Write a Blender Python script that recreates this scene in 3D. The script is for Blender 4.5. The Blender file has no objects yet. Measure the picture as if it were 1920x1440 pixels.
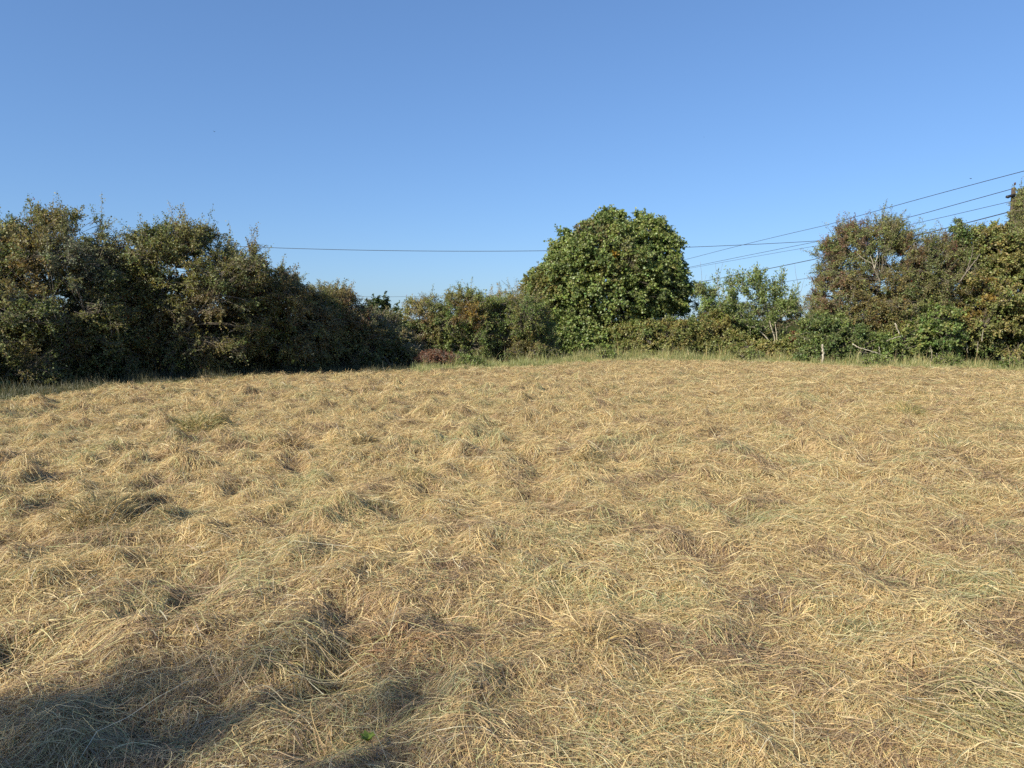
import bpy, math
import numpy as np

rng = np.random.default_rng(11)
scene = bpy.context.scene
COL = scene.collection
PI = math.pi

# ------------------------------------------------------------------ camera
W, H, F = 1920.0, 1440.0, 1397.0
HORIZON = 600.0
EYE = 1.6
PITCH = math.atan((720.0 - HORIZON) / F)
cam_d = bpy.data.cameras.new('camera')
cam_d.sensor_fit = 'HORIZONTAL'
cam_d.sensor_width = 36.0
cam_d.lens = 36.0 * F / W
cam_d.clip_start = 0.05
cam_d.clip_end = 9000.0
cam = bpy.data.objects.new('camera', cam_d)
COL.objects.link(cam)
cam.location = (0, 0, EYE)
cam.rotation_euler = (PI / 2 - PITCH, 0, 0)
scene.camera = cam
CP, SP = math.cos(PITCH), math.sin(PITCH)


def ray(px, py):
    r, u = (px - W / 2) / F, (H / 2 - py) / F
    return np.array([r, CP + u * SP, -SP + u * CP])


def at(px, py, depth):
    d = ray(px, py)
    return np.array([0, 0, EYE]) + d * (depth / d[1])


def on_ground(px, py, z=0.0):
    d = ray(px, py)
    return np.array([0, 0, EYE]) + d * ((z - EYE) / d[2])


SUN_EL, SUN_AZ = math.radians(31.5), math.radians(47)      # azimuth: from straight behind the camera toward the left
sd = np.array([-math.sin(SUN_AZ) * math.cos(SUN_EL), -math.cos(SUN_AZ) * math.cos(SUN_EL), math.sin(SUN_EL)])

# ------------------------------------------------------------------ noise
_perm = np.random.default_rng(5).permutation(256).astype(np.int64)
_perm = np.concatenate([_perm, _perm, _perm])
_ga = np.random.default_rng(6).random(256) * 2 * PI
_gx, _gy = np.cos(_ga), np.sin(_ga)


def noise2(x, y):
    xi, yi = np.floor(x).astype(np.int64), np.floor(y).astype(np.int64)
    xf, yf = x - xi, y - yi
    u, v = xf * xf * xf * (xf * (xf * 6 - 15) + 10), yf * yf * yf * (yf * (yf * 6 - 15) + 10)

    def g(ix, iy, dx, dy):
        h = _perm[_perm[ix & 255] + (iy & 255)]
        return _gx[h] * dx + _gy[h] * dy
    a = g(xi, yi, xf, yf) * (1 - u) + g(xi + 1, yi, xf - 1, yf) * u
    b = g(xi, yi + 1, xf, yf - 1) * (1 - u) + g(xi + 1, yi + 1, xf - 1, yf - 1) * u
    return (a * (1 - v) + b * v) * 1.5


def fbm(x, y, octaves=3):
    s, a = 0, 1.0
    for k in range(octaves):
        s = s + a * noise2(x * 2 ** k + 17.3 * k, y * 2 ** k - 9.1 * k)
        a *= 0.5
    return s


# ------------------------------------------------------------------ field shape
EDGE_PX = [(0, 757), (150, 735), (350, 718), (560, 704), (770, 699), (860, 694), (1000, 690), (1070, 684),
           (1130, 679), (1300, 677), (1500, 681), (1560, 687), (1650, 692), (1780, 691), (1920, 697)]
_e = [on_ground(*p)[:2] for p in EDGE_PX]
_e = [np.array([-14.0, -30.0]), np.array([-27.0, -8.0]), np.array([-20.0, 6.5])] + _e + [np.array([26.0, 22.0]), np.array([30.0, 5.0]), np.array([26.0, -30.0])]
_e = np.array(_e)
EDGE_ANG = np.arctan2(_e[:, 0], _e[:, 1])
EDGE_R = np.hypot(_e[:, 0], _e[:, 1])


def edge_dist(x, y):
    """metres inside the hay area (negative: outside)."""
    a = np.arctan2(x, y)
    return np.interp(a, EDGE_ANG, EDGE_R) - np.hypot(x, y) + 0.5 * noise2(x * 0.9, y * 0.9)


def field_mask(x, y):
    return np.clip(edge_dist(x, y) / 0.8 + 0.5, 0, 1)


LUMPS = []          # (x, y, radius, height) heaps and hollows seen in the photo


def ground_z(x, y):
    m = field_mask(x, y)
    r = np.hypot(x, y)
    far = np.clip((200 - r) / 150, 0, 1)
    z = 0.05 * noise2(x * 0.13 + 3, y * 0.13) * far
    # swaths left by the mower: low ridges running away to the right
    s = (x * 0.78 - y * 0.62)
    n1 = noise2(x * 1.1, y * 1.1)
    n2 = noise2(x * 2.4 + 40, y * 2.4)
    n3 = noise2(x * 5.0 - 20, y * 5.0 + 11)
    left = np.clip(0.95 - x * 0.03, 0.65, 1.1) * np.clip(.36 + r * .09, .52, 1.3)
    n4 = noise2(x * 1.9 - 60, y * 1.9 + 31)
    z = z + m * left * (0.018 * np.sin(s * 3.3 + 2.0 * noise2(x * .3, y * .3)) + 0.035 * n1 + 0.040 * n2 * (0.7 + 0.6 * n1) + 0.034 * n3 - 0.24 * np.clip(n4 - .26, 0, 1) + .14 * np.clip(n2 - .28, 0, 1) + .10 * np.clip(noise2(x * 2.9 + 9, y * 2.9 - 77) - .3, 0, 1))
    for lx, ly, lr, lh in LUMPS:
        z = z + lh * np.exp(-((x - lx) ** 2 + (y - ly) ** 2) / lr ** 2)
    return z


for px, py, wpx, h in [(200, 985, 120, .10), (290, 972, 60, -.12), (372, 805, 90, .14), (490, 800, 45, .09), (548, 842, 45, .11),
                       (680, 840, 60, .10), (430, 840, 40, .08), (325, 858, 70, .12), (365, 892, 50, -.12), (775, 905, 70, .09), (1105, 862, 70, .08),
                       (30, 1030, 110, -.16), (20, 1225, 170, -.18), (290, 1150, 120, -.13), (740, 1215, 200, .06), (830, 1160, 110, -.11),
                       (620, 1280, 110, -.05), (1100, 1215, 170, .07), (570, 1230, 220, .02), (640, 1090, 200, .06), (1240, 1290, 120, -.06),
                       (270, 930, 60, -.08), (130, 918, 80, -.06), (1690, 770, 90, .10), (60, 905, 60, .07), (1850, 1270, 200, .05)]:
    p = on_ground(px, py)
    LUMPS.append((p[0], p[1], max(0.07, 0.42 * wpx / F * math.hypot(p[0], p[1])), h))


_r = np.random.default_rng(21)
for _ in range(46):                 # rough clumps and gaps at the near left
    p = on_ground(_r.uniform(-60, 950), _r.uniform(1060, 1420))
    LUMPS.append((p[0], p[1], _r.uniform(.06, .15), _r.choice([-.06, -.045, -.03, .025, .03])))


def gz(x, y):
    return float(ground_z(np.array([float(x)]), np.array([float(y)]))[0])


# ------------------------------------------------------------------ mesh helpers
def build_mesh(name, V, faces, mats, color=None, smooth=False, mat_index=None):
    """faces: list of int arrays (n,k)."""
    me = bpy.data.meshes.new(name)
    V = np.asarray(V, np.float32)
    me.vertices.add(len(V))
    me.vertices.foreach_set('co', V.ravel())
    counts = np.concatenate([np.full(len(f), f.shape[1], np.int32) for f in faces])
    loops = np.concatenate([np.asarray(f, np.int32).ravel() for f in faces])
    starts = np.concatenate([[0], np.cumsum(counts)[:-1]]).astype(np.int32)
    me.loops.add(len(loops))
    me.loops.foreach_set('vertex_index', loops)
    me.polygons.add(len(counts))
    me.polygons.foreach_set('loop_start', starts)
    if smooth:
        me.polygons.foreach_set('use_smooth', np.ones(len(counts), bool))
    if mat_index is not None:
        me.polygons.foreach_set('material_index', np.asarray(mat_index, np.int32))
    for m in (mats if isinstance(mats, (list, tuple)) else [mats]):
        me.materials.append(m)
    if color is not None:
        a = me.color_attributes.new('tint', 'FLOAT_COLOR', 'POINT')
        c = np.ones((len(V), 4), np.float32)
        c[:, :3] = color
        a.data.foreach_set('color', c.ravel())
    me.update(calc_edges=True)
    return me


def link(name, me, parent=None, loc=None):
    o = bpy.data.objects.new(name, me)
    COL.objects.link(o)
    if parent is not None:
        o.parent = parent
    if loc is not None:
        o.location = loc
    return o


def tag(o, label=None, category=None, group=None, kind=None):
    if label:
        o['label'] = label
    if category:
        o['category'] = category
    if group:
        o['group'] = group
    if kind:
        o['kind'] = kind
    return o


def nrm(a):
    return a / np.maximum(np.linalg.norm(a, axis=-1, keepdims=True), 1e-9)


def ribbons(C, width, up, taper=0.35):
    """C (n,k,3) centre lines, width (n,), up (n,3). -> V (n*k*2,3), quads"""
    n, k, _ = C.shape
    T = np.empty_like(C)
    T[:, 1:-1] = C[:, 2:] - C[:, :-2]
    T[:, 0] = C[:, 1] - C[:, 0]
    T[:, -1] = C[:, -1] - C[:, -2]
    S = nrm(np.cross(T, up[:, None, :]))
    prof = 1 - (1 - taper) * np.linspace(0, 1, k) ** 2
    wv = 0.5 * width[:, None] * prof[None]
    V = np.stack([C + S * wv[..., None], C - S * wv[..., None]], 2).reshape(-1, 3)
    base = (np.arange(n) * k * 2)[:, None] + (np.arange(k - 1) * 2)[None]
    b = base.ravel()
    return V, np.stack([b, b + 1, b + 3, b + 2], 1), k * 2


def tubes(C, R, sides):
    n, k, _ = C.shape
    T = np.empty_like(C)
    T[:, 1:-1] = C[:, 2:] - C[:, :-2]
    T[:, 0] = C[:, 1] - C[:, 0]
    T[:, -1] = C[:, -1] - C[:, -2]
    T = nrm(T)
    ref = np.where(np.abs(T[:, :1, 2:3]) > 0.9, np.array([1.0, 0, 0]), np.array([0, 0, 1.0]))
    A = nrm(np.cross(T, np.broadcast_to(ref, T.shape)))
    B = np.cross(T, A)
    ang = np.arange(sides) * 2 * PI / sides
    V = C[:, :, None] + R[:, :, None, None] * (A[:, :, None] * np.cos(ang)[:, None] + B[:, :, None] * np.sin(ang)[:, None])
    V = V.reshape(-1, 3)
    i = np.arange(n)[:, None, None] * k * sides + np.arange(k - 1)[None, :, None] * sides
    j = np.arange(sides)[None, None]
    jn = (j + 1) % sides
    q = np.stack(np.broadcast_arrays(i + j, i + jn, i + jn + sides, i + j + sides), -1).reshape(-1, 4)
    return V, q


class Acc:
    """collects pieces of one mesh"""

    def __init__(self):
        self.V, self.F, self.C, self.n = [], {}, [], 0

    def add(self, V, faces, color=None):
        self.V.append(V)
        for f in (faces if isinstance(faces, list) else [faces]):
            self.F.setdefault(f.shape[1], []).append(f + self.n)
        if color is not None:
            self.C.append(np.broadcast_to(color, V.shape))
        self.n += len(V)

    def mesh(self, name, mat, smooth=False):
        faces = [np.concatenate(v) for v in self.F.values()]
        return build_mesh(name, np.concatenate(self.V), faces, mat, np.concatenate(self.C) if self.C else None, smooth)


# ------------------------------------------------------------------ materials
def new_mat(name):
    m = bpy.data.materials.new(name)
    m.use_nodes = True
    nt = m.node_tree
    nt.nodes.clear()
    out = nt.nodes.new('ShaderNodeOutputMaterial')
    return m, nt, out


def leaf_material(name, trans=0.35, gloss=0.06, rough=0.45):
    m, nt, out = new_mat(name)
    N, L = nt.nodes, nt.links
    at_ = N.new('ShaderNodeAttribute')
    at_.attribute_name = 'tint'
    dif = N.new('ShaderNodeBsdfDiffuse')
    tr = N.new('ShaderNodeBsdfTranslucent')
    hsv = N.new('ShaderNodeHueSaturation')
    hsv.inputs['Saturation'].default_value = 1.15
    hsv.inputs['Value'].default_value = 1.15
    L.new(at_.outputs['Color'], dif.inputs['Color'])
    L.new(at_.outputs['Color'], hsv.inputs['Color'])
    L.new(hsv.outputs['Color'], tr.inputs['Color'])
    mx = N.new('ShaderNodeMixShader')
    mx.inputs[0].default_value = trans
    L.new(dif.outputs[0], mx.inputs[1])
    L.new(tr.outputs[0], mx.inputs[2])
    gl = N.new('ShaderNodeBsdfGlossy')
    gl.inputs['Roughness'].default_value = rough
    gl.inputs['Color'].default_value = (0.9, 0.95, 1, 1)
    mg = N.new('ShaderNodeMixShader')
    mg.inputs[0].default_value = gloss
    L.new(mx.outputs[0], mg.inputs[1])
    L.new(gl.outputs[0], mg.inputs[2])
    L.new(mg.outputs[0], out.inputs['Surface'])
    return m


def noise_material(name, c1, c2, scale, rough=0.85, c3=None, scale2=None, bump=0.0, stretch=None):
    m, nt, out = new_mat(name)
    N, L = nt.nodes, nt.links
    tc = N.new('ShaderNodeTexCoord')
    mp = N.new('ShaderNodeMapping')
    if stretch:
        mp.inputs['Scale'].default_value = stretch
    L.new(tc.outputs['Object'], mp.inputs['Vector'])
    nz = N.new('ShaderNodeTexNoise')
    nz.inputs['Scale'].default_value = scale
    nz.inputs['Detail'].default_value = 6
    L.new(mp.outputs[0], nz.inputs['Vector'])
    rp = N.new('ShaderNodeValToRGB')
    rp.color_ramp.elements[0].position = 0.32
    rp.color_ramp.elements[1].position = 0.68
    rp.color_ramp.elements[0].color = (*c1, 1)
    rp.color_ramp.elements[1].color = (*c2, 1)
    if c3:
        e = rp.color_ramp.elements.new(0.5)
        e.color = (*c3, 1)
    L.new(nz.outputs['Fac'], rp.inputs['Fac'])
    b = N.new('ShaderNodeBsdfPrincipled')
    b.inputs['Roughness'].default_value = rough
    b.inputs['Specular IOR Level'].default_value = 0.25
    L.new(rp.outputs['Color'], b.inputs['Base Color'])
    if bump:
        bp = N.new('ShaderNodeBump')
        bp.inputs['Strength'].default_value = bump
        bp.inputs['Distance'].default_value = 0.02
        L.new(nz.outputs['Fac'], bp.inputs['Height'])
        L.new(bp.outputs[0], b.inputs['Normal'])
    L.new(b.outputs[0], out.inputs['Surface'])
    return m


M_LEAF = leaf_material('hedge_leaf', 0.36, 0.022, 0.5)
M_SYC = leaf_material('maple_leaf', 0.34, 0.03, 0.45)
M_HAY = leaf_material('dry_grass', 0.22, 0.03, 0.5)
M_GRASS = leaf_material('green_grass', 0.30, 0.03, 0.5)
M_BARK = noise_material('grey_bark', (.10, .085, .065), (.24, .21, .165), 14, c3=(.16, .135, .105), bump=.4)
M_PALE = noise_material('pale_bark', (.22, .19, .14), (.42, .38, .30), 12, bump=.4)
M_POLE = noise_material('creosoted_wood', (.05, .038, .028), (.13, .10, .075), 9, stretch=(6, 6, .5), bump=.4)
M_METAL = noise_material('dark_iron', (.012, .012, .014), (.03, .03, .034), 20, rough=.5)
M_WIRE = noise_material('wire_cover', (.035, .04, .05), (.06, .065, .075), 6, rough=.6)
M_PORC = noise_material('brown_porcelain', (.05, .025, .015), (.10, .05, .03), 8, rough=.25)
M_BIRD = noise_material('bird_feather', (.012, .012, .014), (.03, .028, .027), 30)
M_BERRY = noise_material('red_berry', (.16, .015, .012), (.28, .04, .025), 30, rough=.35)


def ground_material():
    m, nt, out = new_mat('ground')
    N, L = nt.nodes, nt.links
    geo = N.new('ShaderNodeNewGeometry')
    at_ = N.new('ShaderNodeAttribute')
    at_.attribute_name = 'tint'

    def nz(scale, detail=6):
        n = N.new('ShaderNodeTexNoise')
        n.inputs['Scale'].default_value = scale
        n.inputs['Detail'].default_value = detail
        L.new(geo.outputs['Position'], n.inputs['Vector'])
        return n

    def ramp(src, stops):
        r = N.new('ShaderNodeValToRGB')
        els = r.color_ramp.elements
        while len(els) < len(stops):
            els.new(0.5)
        for e, (p, c) in zip(els, stops):
            e.position, e.color = p, (*c, 1)
        L.new(src, r.inputs['Fac'])
        return r
    a = ramp(nz(22).outputs['Fac'], [(.3, (.14, .105, .055)), (.5, (.29, .21, .105)), (.7, (.42, .32, .165))])
    b = ramp(nz(6).outputs['Fac'], [(.3, (.022, .026, .008)), (.55, (.05, .065, .02)), (.75, (.11, .11, .04))])
    mx = N.new('ShaderNodeMix')
    mx.data_type = 'RGBA'
    L.new(at_.outputs['Fac'], mx.inputs[0])
    L.new(b.outputs[0], mx.inputs[6])
    L.new(a.outputs[0], mx.inputs[7])
    d = N.new('ShaderNodeBsdfDiffuse')
    L.new(mx.outputs[2], d.inputs['Color'])
    bp = N.new('ShaderNodeBump')
    bp.inputs['Strength'].default_value = 0.6
    bp.inputs['Distance'].default_value = 0.03
    L.new(nz(30).outputs['Fac'], bp.inputs['Height'])
    L.new(bp.outputs[0], d.inputs['Normal'])
    L.new(d.outputs[0], out.inputs['Surface'])
    return m


# ------------------------------------------------------------------ ground sheet
def make_ground():
    r = [0.25]
    while r[-1] < 48:
        r.append(r[-1] * 1.0135)
    while r[-1] < 4000:
        r.append(r[-1] * 1.25)
    r = np.array(r)
    na = 640
    a = np.linspace(0, 2 * PI, na, endpoint=False)
    X, Y = r[:, None] * np.sin(a), r[:, None] * np.cos(a)
    Z = ground_z(X, Y)
    V = np.stack([X, Y, Z], -1).reshape(-1, 3)
    V = np.vstack([V, [[0, 0, gz(0, 0)]]])
    i = np.arange(len(r) - 1)[:, None] * na
    j = np.arange(na)[None]
    jn = (j + 1) % na
    q = np.stack(np.broadcast_arrays(i + j, i + na + j, i + na + jn, i + jn), -1).reshape(-1, 4)[:, ::-1]
    c = np.full((1, 3), len(V) - 1)
    t = np.stack([np.full(na, len(V) - 1), np.arange(na), (np.arange(na) + 1) % na], 1)[:, ::-1]
    m = field_mask(V[:, 0], V[:, 1])
    me = build_mesh('field', V, [q, t], ground_material(), np.repeat(m[:, None], 3, 1), True)
    tag(link('field', me), kind='structure')


make_ground()

# ------------------------------------------------------------------ hay
STRAW = np.array([(.62, .46, .20), (.72, .56, .29), (.54, .36, .145), (.42, .265, .11), (.46, .40, .17), (.34, .33, .14), (.50, .33, .16), (.27, .17, .08), (.60, .52, .34)])
STRAW_W = np.array([.24, .15, .16, .10, .12, .07, .08, .05, .03])


def hay_tint(x, y, n):
    c = STRAW[rng.choice(len(STRAW), n, p=STRAW_W / STRAW_W.sum())]
    g = np.clip(fbm(x * 0.9 + 5, y * 0.9, 3) * 1.6 - 0.25, 0, 1)          # patches still green
    g = np.maximum(g, 0.8 * np.clip(noise2(x * 3.1 + 70, y * 3.1) * 2.2 - 0.9, 0, 1))
    b = np.clip(fbm(x * 1.3 - 31, y * 1.3 + 8, 3) * 1.6 - 0.15, 0, 1)     # patches withered brown
    n4 = noise2(x * 1.9 - 60, y * 1.9 + 31)
    b = np.maximum(b, np.clip(3.0 * (n4 - .22), 0, .95))                  # bared thatch in the hollows
    near = np.clip(1.2 - np.hypot(x + 1.2, y - 3.0) / 1.6, 0, .55)      # warm shade tone put into the hay colour, lower left
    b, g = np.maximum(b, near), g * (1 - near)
    green = np.array([(.30, .30, .11), (.38, .36, .16), (.25, .26, .10), (.44, .41, .22)])[rng.integers(0, 4, n)]
    brown = np.array([(.33, .21, .105), (.24, .15, .08), (.42, .285, .15), (.16, .105, .06)])[rng.integers(0, 4, n)]
    u = rng.random(n)
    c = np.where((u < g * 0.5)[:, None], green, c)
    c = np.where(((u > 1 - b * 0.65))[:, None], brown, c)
    c = c * (0.82 + 0.36 * rng.random((n, 1)))
    return np.clip(c * np.array([.99, 1.02, 1.06]) + .028, 0, .82)


def flow(x, y):
    return 0.35 + 2.6 * noise2(x * 0.55 + 12, y * 0.55) + 1.6 * noise2(x * 1.7, y * 1.7 + 50)


def lay_hay(acc, n, rmin, rmax, k, wmm, length, tilt, lift):
    # uniform over the sector the lens and a step aside can see
    u = rng.random(int(n * 1.35))
    r = np.sqrt(rmin ** 2 + u * (rmax ** 2 - rmin ** 2))
    a = (rng.random(len(r)) - 0.5) * 2 * math.radians(43 if rmin > 5 else 52)
    x, y = r * np.sin(a), r * np.cos(a)
    dens = 0.62 + 0.6 * fbm(x * 1.4 + 9, y * 1.4, 2)
    keep = (edge_dist(x, y) > 0.15 * rng.standard_normal(len(x))) & (rng.random(len(x)) < np.clip(dens, .2, 1) * 1.25)
    x, y = x[keep][:n], y[keep][:n]
    n = len(x)
    th = flow(x, y) + rng.standard_normal(n) * (1.0 if rmax < 10 else .8) + PI * (rng.random(n) < 0.5)
    Ls = length * np.exp(rng.standard_normal(n) * 0.4)
    ph = rng.standard_normal(n) * tilt
    curl = rng.standard_normal(n) * (.95 * rng.random(n) + .1)
    bend = rng.standard_normal(n) * (0.40 if length < .39 else .22) - 0.12
    s = np.linspace(-0.5, 0.5, k)
    tt = th[:, None] + curl[:, None] * s[None] * 1.3
    pp = ph[:, None] + bend[:, None] * s[None] * 2
    dx, dy, dz = np.cos(tt) * np.cos(pp), np.sin(tt) * np.cos(pp), np.sin(pp)
    st = Ls[:, None] / (k - 1)
    def cum(d):
        c = np.cumsum(d * st, 1)
        return c - c.mean(1, keepdims=True)
    cx, cy, cz = cum(dx), cum(dy), cum(dz)
    X, Y = x[:, None] + cx, y[:, None] + cy
    base = ground_z(X, Y)
    up = -np.log(rng.random(n) + 1e-6) * lift
    low = np.minimum(cz.min(1), 0)
    Z = base + np.maximum(cz + up[:, None], 0.004) + 0.012
    C = np.stack([X, Y, Z], -1)
    upv = np.stack([rng.standard_normal(n) * .45, rng.standard_normal(n) * .45, np.ones(n)], 1)
    rr = np.hypot(x, y)
    width = wmm * 0.001 * (0.55 + 0.9 * rng.random(n)) * np.maximum(1.0, rr / (0.5 * (rmin + rmax)))
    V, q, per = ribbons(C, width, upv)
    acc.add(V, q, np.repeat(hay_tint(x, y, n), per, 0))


hay = Acc()
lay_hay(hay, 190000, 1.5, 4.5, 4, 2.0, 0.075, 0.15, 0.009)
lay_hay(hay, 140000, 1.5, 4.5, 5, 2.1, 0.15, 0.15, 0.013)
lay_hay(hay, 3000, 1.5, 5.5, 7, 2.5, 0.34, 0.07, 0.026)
lay_hay(hay, 220000, 4.3, 9.0, 3, 2.9, 0.10, 0.16, 0.012)
lay_hay(hay, 170000, 4.3, 9.0, 4, 2.9, 0.17, 0.15, 0.014)
lay_hay(hay, 380000, 8.8, 18.0, 3, 4.1, 0.155, 0.17, 0.014)
lay_hay(hay, 380000, 17.5, 38.0, 3, 6.6, 0.23, 0.16, 0.016)
tag(link('hay', hay.mesh('hay', M_HAY)), 'golden mown hay lying loose over the whole field', 'hay', kind='stuff')


# ------------------------------------------------------------------ blades: tussocks, verge grass, weeds
def blades(acc, x, y, n, rad, hgt, colors, lean=0.8, droop=1.0, wmm=4.0, k=5, zoff=0.0, zbase=None, taper=0.25, flat=None):
    a = rng.random(n) * 2 * PI
    rr = rad * np.sqrt(rng.random(n))
    bx, by = x + rr * np.cos(a), y + rr * np.sin(a)
    bz = (ground_z(bx, by) if zbase is None else zbase) + zoff
    out = a + rng.standard_normal(n) * 1.2
    l0 = np.abs(rng.standard_normal(n)) * 0.55 + lean * rr / max(rad, 1e-3)
    L = hgt * (0.5 + 0.7 * rng.random(n))
    t = np.linspace(0, 1, k)
    ang = l0[:, None] + droop * (0.6 + 0.8 * rng.random(n))[:, None] * t[None] ** 1.5
    st = L[:, None] / (k - 1)
    hx = np.concatenate([np.zeros((n, 1)), np.cumsum(np.sin(ang[:, :-1]) * st, 1)], 1)
    hz = np.concatenate([np.zeros((n, 1)), np.cumsum(np.cos(ang[:, :-1]) * st, 1)], 1)
    X, Y = bx[:, None] + hx * np.cos(out)[:, None], by[:, None] + hx * np.sin(out)[:, None]
    Z = bz[:, None] + hz
    Z = np.maximum(Z, ground_z(X, Y) + 0.01) if zbase is None else Z
    C = np.stack([X, Y, Z], -1)
    up = np.stack([np.cos(out), np.sin(out), 0.6 * np.ones(n)], 1) + rng.standard_normal((n, 3)) * .4
    V, q, per = ribbons(C, wmm * .001 * (.6 + .8 * rng.random(n)), up, taper)
    cc = np.asarray(colors)[rng.integers(0, len(colors), n)] * (0.75 + 0.5 * rng.random((n, 1)))
    acc.add(V, q, np.repeat(cc, per, 0))


C_STRAW = [(.62, .46, .20), (.70, .55, .30), (.50, .34, .14), (.40, .27, .12)]
C_STRAW2 = C_STRAW + [(.30, .21, .10), (.22, .15, .075), (.40, .34, .16)]
C_BROWN = [(.26, .165, .085), (.20, .13, .07), (.36, .25, .125), (.42, .32, .16), (.13, .085, .05)]
C_OLIVE = [(.22, .215, .08), (.30, .27, .11), (.42, .35, .155), (.17, .18, .065)]
C_DARK = [(.10, .095, .04), (.15, .13, .058), (.22, .17, .085), (.33, .25, .12), (.08, .08, .036)]
C_ORANGE = [(.44, .27, .13), (.52, .35, .18), (.36, .20, .10), (.58, .44, .24)]
TUSSOCKS = [
    # px, py, width px, height m, palette, name, label
    (200, 992, 125, .24, C_DARK, 'grass_tussock', 'tall dark tussock left standing in the mown hay, with a bare stalk in its hollow'),
    (372, 808, 80, .20, C_OLIVE, 'grass_tussock', 'wide olive green tussock in front of the dark hedge, highest heap of the far field'),
    (490, 805, 40, .15, C_BROWN, 'grass_tussock', 'small brown tussock just right of the wide olive green tussock'),
    (548, 847, 38, .18, C_BROWN, 'grass_tussock', 'narrow upright dark brown tussock in the middle of the left field'),
    (682, 845, 50, .15, C_DARK, 'grass_tussock', 'grey brown ragged tussock nearest below the gap in the hedge corner'),
    (428, 842, 36, .13, C_BROWN, 'grass_tussock', 'thin grey tussock between the wide olive one and the narrow brown one'),
    (325, 862, 60, .13, C_BROWN, 'hay_heap', 'rounded brown hay heap below the wide olive green tussock'),
    (772, 910, 55, .12, C_OLIVE, 'grass_tussock', 'low tussock with a dark right side, left of the field centre'),
    (1107, 868, 46, .15, C_DARK, 'grass_tussock', 'dark green tussock straight below the round maple tree'),
    (735, 1225, 150, .16, C_ORANGE, 'hay_heap', 'orange brown matted hay heap in the near centre of the field'),
    (1105, 1225, 105, .17, C_STRAW2, 'hay_heap', 'pale straw heap with long stalks arching out of it, right of the orange heap'),
    (1700, 775, 55, .14, C_OLIVE, 'grass_tussock', 'ragged olive tussock in front of the reddish hawthorn'),
]
for px, py, wpx, h, pal, nm, lab in TUSSOCKS:
    p = on_ground(px, py)
    d = math.hypot(p[0], p[1])
    rad = 0.5 * wpx / F * d
    acc = Acc()
    wmm = max(3.0, 0.55 * d)
    n = int(420 * (rad / 0.25) ** 1.2 * (1.0 if d > 5 else 1.6))
    heap = nm == 'hay_heap'
    blades(acc, p[0], p[1], n, rad, h * 1.3, pal, 0.9 if heap else 0.55, 2.2 if heap else 1.2, wmm)
    blades(acc, p[0], p[1], n // 3, rad, h * 1.3, C_STRAW, 0.9, 1.9, wmm)
    if px == 1105:
        blades(acc, p[0], p[1] + .05, 9, rad * .5, 0.50, C_STRAW, 0.8, .45, 4.5)
    tag(link(nm, acc.mesh(nm, M_HAY)), lab, 'hay heap' if heap else 'tussock', 'heaps and tussocks in the mown hay')

# the green lying blades (near centre) and the green sheaf at the lower right corner
for px, py, th0, spread, n, L, lab in [(575, 1262, -0.25, .6, 210, .27, 'swath of still green grass blades lying beside the orange hay heap'),
                                      (1868, 1350, 2.25, .6, 240, .26, 'sheaf of green grass blades in the lower right corner of the field')]:
    p = on_ground(px, py)
    x = p[0] + rng.standard_normal(n) * .15
    y = p[1] + rng.standard_normal(n) * .12
    th = th0 + rng.standard_normal(n) * spread
    s = np.linspace(-.5, .5, 6)
    Ls = L * (.5 + .8 * rng.random(n))
    tt = th[:, None] + rng.standard_normal(n)[:, None] * 1.1 * s
    X = x[:, None] + np.cumsum(np.cos(tt) * Ls[:, None] / 5, 1) - .4 * Ls[:, None] * np.cos(th)[:, None]
    Y = y[:, None] + np.cumsum(np.sin(tt) * Ls[:, None] / 5, 1) - .4 * Ls[:, None] * np.sin(th)[:, None]
    Z = ground_z(X, Y) + (0.03 + rng.random(n) * .07)[:, None] + .08 * (0.25 - s ** 2)
    V, q, per = ribbons(np.stack([X, Y, Z], -1), .0042 * (.5 + rng.random(n)), np.stack([rng.standard_normal(n) * .4, rng.standard_normal(n) * .4, np.ones(n)], 1))
    cc = np.array([(.38, .34, .15), (.44, .38, .19), (.52, .42, .24), (.30, .28, .12), (.58, .46, .27), (.42, .29, .15)])[rng.integers(0, 6, n)] * (.7 + .5 * rng.random((n, 1)))
    acc = Acc()
    acc.add(V, q, np.repeat(cc, per, 0))
    tag(link('grass_swath', acc.mesh('grass_swath', M_HAY)), lab, 'grass swath', 'green swaths in the hay')


# ------------------------------------------------------------------ leaves
def leaf_quads(acc, P, D, N, L, Wd, col, fold=0.25):
    D = nrm(D)
    S = nrm(np.cross(D, N))
    N = np.cross(S, D)
    L, Wd = L[:, None], Wd[:, None]
    a = P
    t = P + D * L - N * L * .12
    m = P + D * L * .45
    l = m + S * Wd * .5 + N * Wd * fold
    r = m - S * Wd * .5 + N * Wd * fold
    V = np.stack([a, l, t, r], 1).reshape(-1, 3)
    b = np.arange(len(P))[:, None] * 4
    acc.add(V, (b + np.array([0, 3, 2, 1])), np.repeat(col, 4, 0))


# lobed maple outline (x along the leaf, y across)
_MO = np.array([(0, 0), (-.02, .22), (.12, .48), (.30, .30), (.52, .52), (.58, .22), (1.0, 0), (.58, -.22), (.52, -.52), (.30, -.30), (.12, -.48), (-.02, -.22)])


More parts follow.
